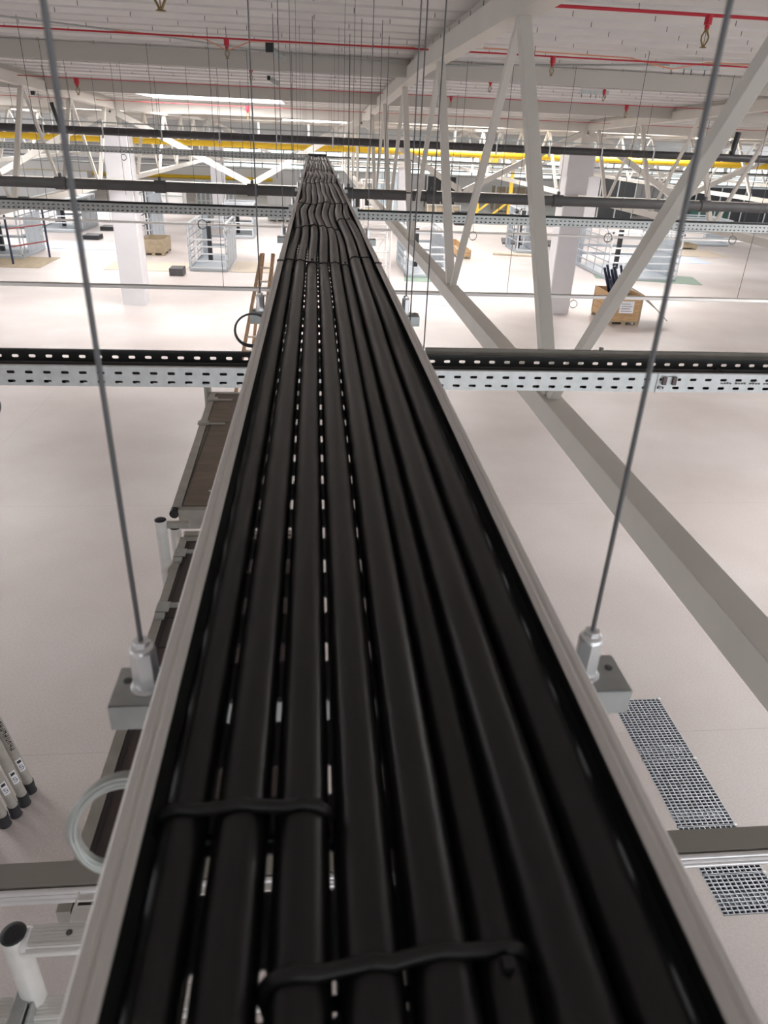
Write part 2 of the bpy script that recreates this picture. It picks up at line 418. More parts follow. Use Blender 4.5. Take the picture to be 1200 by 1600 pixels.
part(m, 'joint_clip', M_tie, tray)
m = MB(); m.box(TX0, TX1, TL, TL + .02, TB, TZ + .04); part(m, 'end_plate', M_dark, tray)

CX = [-.1085, -.0625, -.0145, .0335, .0795, .1205, .1645, .2140]
CR = [.0190, .0215, .0217, .0218, .0222, .0180, .0240, .0230]
CN = ['leftmost black power cable in the near tray, beside the left flange', 'second black power cable from the left in the near tray', 'third black power cable from the left in the near tray',
      'fourth black power cable from the left, left of the tray middle', 'fifth black power cable, right of the tray middle', 'thinner sixth black cable between two thick ones in the near tray',
      'thick seventh black power cable, second from the right flange', 'rightmost black power cable in the near tray, beside the right flange']
def cable_pt(i, y):
    amp = .0012 + max(0, min(1, (y - 2.0) / 3.2)) * .017
    ph = i * .5
    x = CX[i] + amp * (math.sin(y * 2.05 + ph * .35) * .6 + math.sin(y * 3.3 + ph * .4) * .4)
    if i == 0: x = max(x, TX0 + CR[i] + .004)
    if i == 7: x = min(x, TX1 - CR[i] - .004)
    z = TB + CR[i] + .001 + (amp * .55) * (1 + math.sin(y * 2.6 + i * 1.3))
    if i >= 6 and y > 2: z += .006
    return Vector((x, y, z))
for i in range(8):
    pts = []; y = -.4
    while y < TL - .05: pts.append(cable_pt(i, y)); y += .12 if y < 9 else .2
    m = MB(); m.path(pts, CR[i], 14); tag(m.build('power_cable', M_cable), CN[i], 'cable', 'power cables in the near tray')

def tie(i0, i1, y, dy, label, w=.0045):
    pts = []; a = cable_pt(i0, y); b = cable_pt(i1, y)
    up = []; n = 10
    for i in range(i0, i1 + 1):
        c = cable_pt(i, y + dy * (i - i0))
        for k in range(7):
            t = PI - PI * k / 6
            if i > i0 and k < 2: continue
            if i < i1 and k > 4: continue
            up.append(c + Vector((math.cos(t), 0, math.sin(t))) * (CR[i] + .0015))
    e = [Vector((up[-1].x, up[-1].y, TB + .003)), Vector((up[0].x, up[0].y, TB + .003))]
    m = MB(); m.path(up + e, w * .5, 6, closed=True); r = thing('cable_tie', label, 'cable tie', 'cable ties in the near tray', (a.x, y, TZ))
    part(m, 'tie_loop', M_tie, r)
    m = MB(); c = cable_pt(i1, y) + Vector((0, 0, CR[i1] + .003)); m.box(c.x - .004, c.x + .004, c.y - .005, c.y + .003, c.z - .002, c.z + .004); part(m, 'tie_head', M_tie, r)
tie(0, 2, .395, -.002, 'wide black tie across the three left cables in the blurred foreground', .011)
tie(2, 5, .262, .004, 'wide black tie across the middle cables at the bottom edge of the picture', .011)
tie(0, 2, 3.12, -.02, 'black tie over the three left cables at the first crisp binding')
tie(2, 5, 3.06, -.01, 'black tie over the four middle cables at the first crisp binding')
tie(6, 7, 3.16, .03, 'black tie over the two right cables at the first crisp binding')
tie(0, 2, 4.30, 0, 'black tie over the left cables at the second binding')
tie(2, 5, 4.27, 0, 'black tie over the middle cables at the second binding')
tie(6, 7, 4.55, 0, 'black tie over the right cables at the second binding')
tie(0, 7, 5.75, 0, 'black tie over all cables at the third binding')
tie(0, 7, 8.2, 0, 'black tie over all cables at the fourth binding')
tie(0, 7, 11.0, 0, 'black tie over all cables at the farthest binding')

# hangers carrying the tray
def hexprism(m, c, af, h, n=6, rot=0):
    r = af / math.sqrt(3); vs = []
    for z in (0, h):
        for k in range(n):
            t = rot + 2 * PI * k / n; vs.append((c[0] + r * math.cos(t), c[1] + r * math.sin(t), c[2] + z))
    m.add(vs, [(i, (i + 1) % n, n + (i + 1) % n, n + i) for i in range(n)] + [tuple(range(n))[::-1], tuple(range(n, 2 * n))])
def hanger(y, label, near=False):
    zt = TB - .0035; t = thing('tray_hanger', label, 'hanger bracket', 'hangers under the near tray', (0.06, y, zt))
    m = MB(); x0, x1 = -.212, .338
    pr = [(-.0205, 0), (-.0205, -.030), (.0205, -.030), (.0205, 0), (.010, 0), (.010, -.0025), (.018, -.0025), (.018, -.0275), (-.018, -.0275), (-.018, -.0025), (-.010, -.0025), (-.010, 0)]
    pr = [(-.030, 0), (-.030, -.032), (.030, -.032), (.030, 0), (.0275, -.0), (.0275, -.0295), (-.0275, -.0295), (-.0275, 0)]
    m.extrude(pr, (x0, y, zt), (0, 1, 0), (0, 0, 1), (x1 - x0, 0, 0)); m.box(x0, x1, y - .030, y + .030, zt - .0025, zt)
    part(m, 'support_channel', M_galv, t, .001)
    for xr in (-.178, .293):
        m = MB(); m.lathe((xr, y, zt), [(.004, 0), (.017, 0), (.017, .002), (.004, .002)], 20); w_ = part(m, 'washer', M_chrome, t)
        m = MB(); hexprism(m, (xr, y, zt + .002), .0235, .046, rot=.3)
        m.lathe((xr, y, zt + .048), [(.0130, 0), (.0120, .004), (.007, .0055)], 16); cn = part(m, 'coupling_nut', M_chrome, t, .0008)
        m = MB(); hexprism(m, (xr, y, zt + .0535), .015, .006, rot=.1); part(m, 'lock_nut', M_chrome, cn, .0006)
        m = MB(); m.tube((xr, y, zt - .04), (xr, y, decz(y) + .01), .0025 if near else .0021, 8); part(m, 'threaded_rod', M_rod, t)
    m = MB()
    for xr in (-.200, .325): m.lathe((xr, y + .008, zt), [(.001, .0), (.0045, 0), (.0045, .0012), (.001, .0014)], 10)
    part(m, 'rivet', M_darkg, t)
hanger(.59, 'nearest hanger bracket with shiny hex nuts either side of the blurred tray', True)
for k, y in enumerate((2.36, 4.25, 6.2, 8.2, 10.2, 12.4, 14.6, 16.8)):
    hanger(y, ['second hanger bracket, level with the crisp cross tray', 'third hanger bracket, beyond the first crisp cable ties', 'fourth hanger bracket under the tray', 'fifth hanger bracket under the tray',
               'sixth hanger bracket under the tray', 'seventh hanger bracket under the tray', 'eighth hanger bracket under the tray', 'last hanger bracket at the far end of the tray'][k])

# rings of spare wire
def coil(c, rx, rz, n, r, m_, label, tilt=(0, 0), grp=None, spread=.006, up=None):
    m = MB()
    if up: m.tube((c[0], c[1] + tilt[1] * rz, c[2] + rz), up, r, 6)
    for k in range(n):
        pts = []; a = random.uniform(-1, 1) * spread; b = random.uniform(-1, 1) * spread; d = random.uniform(-1, 1) * spread
        for j in range(40):
            t = 2 * PI * j / 40
            u = (rx + a) * math.cos(t); w = (rz + b) * math.sin(t)
            pts.append(Vector((c[0] + u, c[1] + d + tilt[0] * u + tilt[1] * w, c[2] + w)))
        m.path(pts, r, 6, closed=True)
    tag(m.build('wire_coil', m_), label, 'wire coil', grp)
M_coilw = mat('pale_wire', (0.48, 0.50, 0.475), 0.4, 0.4)
coil((-.180, .465, 4.926), .046, .046, 12, .0022, M_coilw, 'large pale ring of coiled wire hanging left of the tray in the foreground', (.15, .25), None, .005)
coil((-.203, 2.31, 4.933), .052, .050, 5, .0022, M_wire, 'dark ring of coiled wire hanging beside the tray at the cross tray', (.2, .1), None, .006)

# ------------------------------------------------------------------ cross tray close by
def crosstray(y0, y1, z0, z1, xa, xb, cell, label, mfront, mback, slot=(.022, .0085), rows=2, bottom=True, cables=3, joint=None, loc=None, csize=.016):
    t = thing('cross_tray', label, 'cable tray', None, ((xa + xb) / 2, y0, z0))
    n = int((xb - xa) / cell); h = z1 - z0
    m = MB(); m.perf((xa, y0, z0), (1, 0, 0), (0, 0, 1), n, rows, cell, h * .9 / rows, slot[0], slot[1], -.0015, stagger=.08)
    m.box(xa, xa + n * cell, y0 - .0015, y0 + .012, z1 - h * .1, z1)
    part(m, 'front_wall', mfront, t)
    if bottom:
        m = MB(); nb = max(2, int((y1 - y0) / .05)); m.perf((xa, y0, z0), (0, 1, 0), (1, 0, 0), nb, n, (y1 - y0) / nb, cell, slot[1], slot[0], -.0015); part(m, 'tray_bottom', M_darkg, t)
    else:
        m = MB(); m.box(xa, xb, y0, y1, z0 - .002, z0); part(m, 'tray_bottom', M_darkg, t)
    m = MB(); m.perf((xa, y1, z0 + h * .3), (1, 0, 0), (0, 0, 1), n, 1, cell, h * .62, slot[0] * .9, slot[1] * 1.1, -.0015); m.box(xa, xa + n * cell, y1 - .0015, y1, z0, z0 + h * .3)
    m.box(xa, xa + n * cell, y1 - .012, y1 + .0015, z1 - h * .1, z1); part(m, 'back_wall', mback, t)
    if joint is not None:
        m = MB(); m.box(joint - .001, joint + .001, y0 - .004, y0, z0, z1); m.box(joint + .014, joint + .064, y0 - .004, y0 - .0018, z0 + .026, z0 + .050); m.lathe((joint + .012, y0 - .006, z0 + .016), [(.002, -.004), (.006, -.004), (.006, .004), (.002, .004)], 10)
        jc = part(m, 'joint_clamp', M_galvb, t)
        m = MB()
        for dx in (.014, .046): m.box(joint + dx, joint + dx + .012, y0 - .012, y0 - .004, z0 + .026, z0 + .051)
        part(m, 'clamp_jaw', mat('bronzed_steel', (.12, .09, .085), .4, .5), jc)
        m = MB()
        for k in range(26):
            if k % 5 == 4: continue
            m.box(joint + .21 + k * .0095, joint + .216 + k * .0095, y0 - .0024, y0 - .0016, z0 + .0285, z0 + .0325 + .001 * (k % 3))
        part(m, 'stamped_marking', M_rod, t)
    return t
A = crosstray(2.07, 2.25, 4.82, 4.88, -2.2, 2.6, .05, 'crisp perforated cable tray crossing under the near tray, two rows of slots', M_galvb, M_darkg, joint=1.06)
for k, (yy, rr) in enumerate(((2.105, .017), (2.142, .018), (2.182, .019))):
    m = MB(); m.path([Vector((x * .3, yy + .003 * math.sin(x * 1.1 + k), 4.823 + rr)) for x in range(-7, 9)], rr, 12)
    tag(m.build('power_cable', M_cable), ['front cable lying in the crisp cross tray', 'middle cable lying in the crisp cross tray', 'back cable lying in the crisp cross tray'][k], 'cable', 'cables in the crisp cross tray')
m = MB()
for x in (-1.03, .12, 1.31): m.path([(x, 2.085, 4.86), (x, 2.10, 4.864), (x + .002, 2.142, 4.866), (x, 2.185, 4.868), (x, 2.205, 4.85)], .0022, 6)
tag(m.build('cable_tie', M_tie), 'thin black ties round the cables in the crisp cross tray', 'cable tie')
m = MB(); m.box(.36, 2.6, 2.30, 2.316, 4.872, 4.885); m.box(.36, 2.6, 2.30, 2.302, 4.86, 4.872); m.lathe((.96, 2.308, 4.885), [(.008, 0), (.008, .01), (.003, .012)], 10)
tag(m.build('earthing_strip', M_scfold), 'thin flat metal strip just behind the crisp cross tray on the right', 'metal strip')

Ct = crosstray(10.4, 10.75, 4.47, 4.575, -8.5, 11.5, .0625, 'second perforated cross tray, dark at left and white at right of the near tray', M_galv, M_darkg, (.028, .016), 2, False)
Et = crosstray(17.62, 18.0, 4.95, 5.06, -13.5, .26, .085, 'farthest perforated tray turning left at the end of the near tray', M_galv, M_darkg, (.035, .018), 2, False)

def rods(name, label, grp, xs, y, z0, r=.003, z1=None):
    for x in xs:
        m = MB(); m.tube((x, y, z0), (x, y, (decz(y) + .01) if z1 is None else z1), r, 6)
        tag(m.build(name, M_wire), label, 'hanging rod', grp)
rods('hanging_rod', 'thin threaded rod holding the crisp cross tray, at its back edge', 'rods of the crisp cross tray', (.30, .35, -1.85), 2.28, 4.87, .0020)
rods('hanging_rod', 'thin threaded rod dropping to the second cross tray', 'rods of the second cross tray', (-6.0, -3.6, -1.1, .45, .95, 2.6, 4.4, 6.3, 8.6), 10.78, 4.47, .004)
rods('hanging_rod', 'thin threaded rod dropping to the farthest tray', 'rods of the farthest tray', (-9, -7.2, -5.2, -3.4, -1.6, -.5), 18.03, 4.95, .005)
rods('hanging_rod', 'thin wire dropping from the ceiling beside the near tray', 'loose wires beside the near tray', (-.45, -.02, .52, .75), 9.4, 5.0, .0035)
rods('hanging_rod', 'thin wire dropping from the ceiling into the left bay', 'loose wires in the left bay', (-4.4, -3.6, -3.45, -2.3, -1.75), 15.2, 4.3, .004)

# ------------------------------------------------------------------ light trunking rails
def trunking(y, z, xa, xb, label, loops=()):
    t = thing('light_trunking', label, 'trunking rail', None, ((xa + xb) / 2, y, z))
    m = MB(); m.box(xa, xb, y - .015, y + .06, z - .045, z); part(m, 'trunking_body', M_strip, t)
    m = MB(); pr = []
    for cy, cz in ((-.026, -.012), (-.036, -.034)):
        m.tube((xa, y + cy, z + cz), (xb, y + cy, z + cz), .0095, 12)
    m.box(xa, xb, y - .038, y - .015, z - .045, z - .012); part(m, 'bright_rail', M_white if y > 3 else M_chrome, t)
    return t
trunking(1.345, 3.62, -1.6, 2.4, 'grey and shiny trunking rail crossing low in the foreground')
trunking(10.9, 3.45, -12, 14, 'slim white trunking rail crossing below the second cross tray')
trunking(18.8, 3.45, -20, 22, 'farther white trunking rail running parallel beyond the second cross tray')
rods('hanging_rod', 'thin wire dropping to the slim trunking rail', 'wires of the slim trunking rail', (-5.0, -1.35, 2.9, 6.6, 9.4), 10.93, 3.44, .004)
rods('hanging_rod', 'thin wire dropping to the farther trunking rail', 'wires of the farther trunking rail', (-9, -6.7, -4.9, -2.2, 3.3, 5.2, 8, 11), 18.84, 3.44, .005)
for (x, y, z, lab) in ((-1.50, 10.33, 4.36, 'double ring of spare wire hanging in front of the steel cage'), (-.98, 2.05, 4.765, 'part of a wire ring at the left edge just below the crisp cross tray'), (4.10, 10.33, 4.35, 'ring of spare wire hanging left of the bright cage'),
                       (2.17, 10.33, 4.32, 'ring of spare wire near the middle truss web'), (3.93, 10.82, 3.33, 'ring of spare wire hanging in front of the right column'), (-4.1, 17.5, 4.87, 'double ring of wire in front of the left column'),
                       (5.94, 10.33, 4.37, 'ring of spare wire in front of the far right cage')):
    up = {10: (x, 10.41, 4.47), 17: (x, 17.63, 4.95), 2: (x, 2.08, 4.822)}.get(int(y)) if z > 4 else (x, 10.89, 3.406)
    coil((x, y, z), .058, .056 if y > 5 else .05, 3, .003, M_wire, lab, (.1, .1), None, .007, up)

# ------------------------------------------------------------------ pipes crossing
def hpipe(name, y, z, r, xa, xb, m_, label, joints=(), cat='pipe', clamp=True):
    t = thing(name, label, cat, None, ((xa + xb) / 2, y, z))
    m = MB(); m.tube((xa, y, z), (xb, y, z), r, 20); part(m, 'pipe_run', m_, t)
    for x in joints:
        m = MB(); m.tube((x - r * 1.1, y, z), (x + r * 1.1, y, z), r * 1.22, 16); m.box(x - .02, x + .02, y - .02, y + .02, z + r, z + r * 1.9); part(m, 'pipe_coupling', m_, t)
    return t
hpipe('insulated_pipe', 13.0, 4.62, .078, -13, 14, M_grey, 'dark grey insulated pipe crossing the hall in front of both near columns', (-9.8, -7.2, -4.08, -2.52, -1.03, .55, 1.95, 4.15, 6.8, 9.5))
rods('hanging_rod', 'thin rod carrying the dark grey insulated pipe', 'rods of the insulated pipe', (-4.08, -2.52, -1.03, -.35, .55, 2.4, 4.15, 6.8, 9.5), 13.0, 4.69, .004)
hpipe('black_pipe', 20.0, 5.33, .088, -18, 21, M_dark, 'black pipe crossing the whole hall just under the roof trusses', ())
bk = thing('pipe_support_rail', 'thin grey rail above the black pipe with hooks gripping it', 'support rail', None, (0, 20, 5.5))
m = MB(); m.box(-18, 21, 19.98, 20.04, 5.50, 5.53); part(m, 'rail_bar', M_galv, bk)
for k in range(28):
    x = -17.5 + k * 1.38; m = MB(); m.box(x - .015, x + .015, 19.88, 19.90, 5.24, 5.52); m.box(x - .015, x + .015, 19.88, 20.04, 5.50, 5.56); m.box(x - .03, x + .02, 19.86, 19.90, 5.18, 5.25); part(m, 'pipe_hook', M_galvb, bk)
rods('hanging_rod', 'thin rod carrying the rail above the black pipe', 'rods of the pipe support rail', [-12 + k * 2.76 for k in range(11)], 20.01, 5.52, .007)
hpipe('yellow_gas_pipe', 29.6, 5.0, .10, -24, 30, M_yel, 'yellow gas pipe crossing the hall behind the black pipe', (-16, -10, -2.5, 4, 12, 20))
hpipe('yellow_gas_pipe', 50.5, 4.6, .12, 6, 34, M_yel, 'second yellow pipe far away at the right, just under the first', ())
hpipe('yellow_gas_pipe', 74.4, 1.4, .16, -31, -4, M_yel, 'low yellow pipe along the far wall on the left', ())
for i, (y, z) in enumerate(((34, 4.6), (40, 4.4), (44, 4.9), (52, 4.0), (57, 3.4), (62, 2.9), (66, 3.3), (70, 2.5), (60, 4.4), (36, 5.2))):
    m = MB(); m.tube((X0 + 3, y, z), (X1 - 3, y, z), .035 + .01 * (i % 3), 8)
    tag(m.build('service_pipe', M_galv if i % 2 else M_grey), ['thin service pipe just beyond the second yellow line', 'thin service pipe a little lower beyond the columns', 'high thin service pipe in the far bays', 'thin service pipe across the far bay',
        'low thin service pipe across the far bay', 'lowest thin service pipe before the far wall', 'thin service pipe before the glazing', 'thin service pipe along the foot of the glazing', 'high thin service pipe before the glazing', 'high thin service pipe right behind the yellow pipe'][i], 'pipe')
for k in range(22):
    x = -22 + k * 2.7; m = MB(); m.box(x, x + .12, 44.2, 44.4, 4.2, 6.17)
    tag(m.build('drop_bracket', M_galv), 'grey vertical drop bracket hanging from the far roof', 'drop bracket', 'drop brackets in the far bays')

# ------------------------------------------------------------------ sprinklers
def rpipe(y, z, r, xa, xb, label):
    m = MB(); m.tube((xa, y, z), (xb, y, z), r, 12); tag(m.build('sprinkler_pipe', M_red), label, 'sprinkler pipe')
rpipe(6.85, 6.48, .013, 1.66, 9, 'thick red sprinkler pipe at the top right corner')
rpipe(10.8, 6.50, .010, -12, 15, 'second red sprinkler pipe under the ribbed ceiling')
rpipe(17.6, 6.30, .008, -18, 20, 'third red sprinkler pipe, thin, beyond the nearest roof beam')
rpipe(23.4, 6.07, .007, -20, 22, 'fourth red sprinkler pipe, hair-thin, before the column row')
def sprinkler(x, y, z, s, label, red=True):
    t = thing('sprinkler', label, 'sprinkler', None, (x, y, z - .15 * s))
    if red:
        m = MB(); m.tube((x, y, z + .01), (x, y, z - .045 * s), .023 * s, 12); m.tube((x, y, z - .045 * s), (x, y, z - .066 * s), .015 * s, 12); m.tube((x, y, z), (x, y, decz(y) + .02 if 14 < y < 16.5 else z + .01), .003, 6); part(m, 'red_fitting', M_red, t)
    zz = z - .066 * s; s0 = s; s = s * (1.15 if y < 8 else .85)
    m = MB(); m.tube((x, y, zz), (x, y, zz - .014 * s), .011 * s, 8)
    for k in (-1, 1): m.path([(x + k * .008 * s, y, zz - .012 * s), (x + k * .020 * s, y, zz - .035 * s), (x + k * .018 * s, y, zz - .052 * s), (x + k * .004 * s, y, zz - .078 * s)], .0045 * s, 6)
    m.tube((x, y, zz - .014 * s), (x, y, zz - .076 * s), .002 * s, 6); part(m, 'sprinkler_frame', M_brass, t)
    m = MB(); m.lathe((x, y, zz - .084 * s), [(.004 * s, .006 * s), (.019 * s, .001 * s), (.019 * s, -.001 * s), (.004 * s, -.002 * s)], 12); part(m, 'deflector', M_brass, t)
    return t
sprinkler(3.25, 6.85, 6.475, 1.35, 'nearest pendent sprinkler below the thick red pipe, top right')
sprinkler(-1.1, 10.8, 6.49, 1.5, 'red sprinkler hanging left of the near tray wires, top left middle')
sprinkler(3.12, 10.8, 6.49, 1.5, 'red sprinkler right of the near truss on the second red pipe')
sprinkler(3.11, 14.5, 6.46, 1.5, 'red sprinkler seen between the near truss webs')
sprinkler(-1.09, 14.5, 6.45, 1.5, 'red sprinkler directly below the left one in the picture, near the wires')
sprinkler(2.94, 17.6, 6.30, 1.4, 'small far sprinkler just right of the second truss web')
sprinkler(-4.89, 17.6, 6.30, 2.2, 'red sprinkler in front of the left truss')
sprinkler(6.89, 17.6, 6.30, 1.8, 'red sprinkler between the right column line and the big diagonal')
sprinkler(5.21, 14.5, 6.38, 1.3, 'small red sprinkler just left of the blurred right rod')
sprinkler(-1.19, 6.85, 6.60, 1.9, 'brass sprinkler cut off by the top edge of the picture', False)
sprinkler(-6.0, 16.0, 6.40, 1.8, 'sprinkler half cut off at the left edge, above the left truss')
sprinkler(-1.9, 23.4, 6.08, 2.2, 'far red sprinkler at the end of the left skylight')

# cable runs and little fittings on the ceiling
m = MB(); m.path([(-8, 9.9, 6.58), (-3.7, 10.6, 6.58), (-2.2, 11.7, 6.58), (-.9, 12.95, 6.57), (1.4, 13.1, 6.5)], .012, 6); m.path([(1.7, 13.1, 6.5), (4, 12.6, 6.57), (6, 11.2, 6.57), (8, 11.0, 6.57)], .016, 6)
tag(m.build('ceiling_cable', M_galv), 'grey cable bundle running askew under the ceiling to the big truss', 'cable')
m = MB(); m.path([(2.2, 10.9, 6.56), (4.2, 10.9, 6.54), (4.8, 10.9, 6.44), (5.3, 10.9, 6.54), (6.6, 10.9, 6.53)], .008, 6); m.path([(-2.5, 10.95, 6.53), (-1.4, 10.95, 6.5), (-1.1, 10.9, 6.38), (-.8, 10.95, 6.5), (1.3, 10.95, 6.53)], .007, 6)
tag(m.build('ceiling_cable', M_orange), 'thin orange cable looped along the second red sprinkler pipe', 'cable')
def fixture(x, y, z, label, dark=False):
    t = thing('ceiling_fitting', label, 'ceiling fitting', None, (x, y, z))
    if dark:
        k_ = 1 if y < 14 or y > 20 else .55
        m = MB(); m.box(x - .06 * k_, x + .05 * k_, y - .05, y + .05, z - .02, z + .10 * k_); part(m, 'black_housing', M_black, t); m = MB(); m.tube((x + .03, y, z), (x + .2, y, z - .08), .045, 10); part(m, 'grey_barrel', M_galv, t)
    else:
        m = MB(); m.box(x - .3, x + .3, y - .05, y + .05, z, z + .012); m.box(x - .3, x + .3, y - .055, y - .05, z, z + .07); part(m, 'bracket_plate', M_galv, t)
        for dx in (-.24, -.05, .06, .26):
            m = MB(); m.tube((x + dx, y, z + .05), (x + dx, y, z - .07), .008, 6); part(m, 'bracket_bolt', M_rod, t)
fixture(5.3, 11.5, 6.50, 'grey plate with bolts hanging at the orange cable loop')
fixture(5.6, 16.2, 6.40, 'small grey plate with bolts right of the big web')
fixture(-.6, 11.6, 6.46, 'black motor housing above the red pipe left of the wires', True)
fixture(-7.9, 24.0, 6.15, 'small black housing above the left truss', True)
fixture(-.9, 16.6, 6.40, 'small dark round fitting beneath the second red pipe', True)
m = MB(); m.tube((-5.28, 17, 5.83), (-5.16, 17, 5.33), .04, 10); m.tube((-5.30, 17, 5.83), (-5.36, 17, decz(17) + .02), .006, 6); m.tube((-5.16, 17, 5.33), (-5.1, 17, 5.2), .02, 6); tag(m.build('hanging_connector', M_black), 'black plug connector hanging on wires in front of the left truss', 'plug connector')
m = MB(); m.tube((10.93, 20.0, 5.93), (10.88, 20.0, 5.415), .07, 10); tag(m.build('rolled_cover', M_black), 'black rolled cover standing on the black pipe at the right', 'rolled cover')
for x in (-1.2, -.2, 15, 20):
    m = MB(); m.box(x, x + 1.4, 30.5, 30.62, 5.85, 5.9); tag(m.build('tube_light', mat('lamp_glow', (.9, .9, .9), .5, emit=((1, .98, .95), 3))), 'lit strip lamp under the far roof beyond the columns', 'strip lamp', 'far strip lamps')

# ------------------------------------------------------------------ scaffolds at the left
def scaffold_near():
    t = thing('scaffold_platform', 'near aluminium scaffold with dark brown trapdoor deck, left beside the tray', 'scaffold', None, (-.41, 2.3, 0))
    z = 3.45
    m = MB(); m.box(-.728, -.11, 1.36, 3.52, z - .02, z - .002); part(m, 'deck_board', M_phen, t)
    m = MB(); m.box(-.770, -.730, 1.36, 3.56, z - .07, z + .004); m.box(-.11, -.07, 1.36, 3.56, z - .07, z + .004); m.box(-.73, -.11, 3.52, 3.56, z - .07, z + .002); part(m, 'deck_frame', M_scfold, t)
    m = MB(); m.box(-.725, -.11, 2.58, 2.585, z - .002, z + .001); m.box(-.725, -.11, 2.80, 2.805, z - .002, z + .001); m.box(-.716, -.711, 1.36, 3.5, z - .002, z + .003); part(m, 'deck_seam', M_black, t)
    for y in (2.88, 3.38):
        m = MB(); m.box(-.772, -.71, y - .04, y + .04, z + .004, z + .010); m.box(-.71, -.54, y, y + .035, z - .001, z + .007)
        for dx in (.02, .07, .11): m.lathe((-.70 + dx, y + .017, z + .007), [(.008, 0), (.008, .002), (.003, .003)], 10)
        m.box(-.76, -.72, y - .10, y - .06, z + .004, z + .016); part(m, 'trapdoor_hinge', M_galv, t)
    def post(x, y, zt, r=.028, mm=M_alu):
        m = MB(); m.tube((x, y, 0.12), (x, y, zt), r, 20); p = part(m, 'scaffold_post', mm, t)
        m = MB(); m.lathe((x, y, zt), [(r * .6, -.002), (r * 1.04, 0), (r * 1.0, .004), (r * .6, .006)], 20); part(m, 'post_cap', M_cap, p)
        m = MB(); m.tube((x, y, 0), (x, y, .12), .05, 14); part(m, 'foot_pad', M_rub, p)
    post(-.70, 1.05, 3.85); post(-.799, 3.27, 3.72, .029); post(-.815, 3.66, 3.46, .032); post(-.08, 1.05, 3.85); post(-.08, 3.62, 3.47, .03)
    def rung(x0, x1, y, z):
        m = MB(); m.box(x0, x1, y - .018, y + .036, z - .022, z + .004)
        for k in range(6): m.box(x0, x1, y - .014 + k * .008, y - .010 + k * .008, z + .004, z + .0055)
        m.tube((x0, y - .022, z - .012), (x1, y - .022, z - .012), .0095, 10); part(m, 'ribbed_rung', M_alu, t)
        m = MB(); m.tube((x0 - .004, y + .005, z - .01), (x0 + .008, y + .005, z - .01), .032, 14); part(m, 'weld_collar', M_chrome, t)
    rung(-.675, -.10, 1.045, 3.83); rung(-1.25, -.10, 1.02, 3.585)
    for k in range(6): rung(-.675, -.10, 1.045, 3.10 - k * .5)
    m = MB(); m.box(-.735, -.700, .94, 1.055, 3.595, 3.630); m.box(-.735, -.700, .925, .95, 3.52, 3.630); m.box(-.695, -.688, .95, 1.05, 3.57, 3.625); m.box(-.72, -.69, 1.02, 1.05, 3.60, 3.62); part(m, 'latch_clamp', M_galv, t, .004)
    m = MB(); m.box(-.595, -.10, 1.10, 1.14, 3.800, 3.806); m.box(-.595, -.10, 1.155, 1.17, 3.800, 3.806); m.box(-.598, -.594, 1.09, 1.175, 3.797, 3.810); part(m, 'hook_plate', M_alu, t)
    m = MB(); m.lathe((-.58, 1.055, 3.8355), [(.003, 0), (.007, 0), (.007, .002), (.003, .002)], 12); part(m, 'rivet', M_darkg, t)
    m = MB(); m.box(-.772, -.66, 3.27, 3.30, 3.67, 3.70); part(m, 'brace_stub', M_scfold, t)
    m = MB(); m.box(-.76, -.10, 3.60, 3.65, 3.40, 3.44); m.box(-.76, -.10, 3.62, 3.65, 2.2, 2.25); m.box(-.76, -.10, 3.62, 3.65, 1.0, 1.05); part(m, 'cross_rail', M_scfold, t)
scaffold_near()
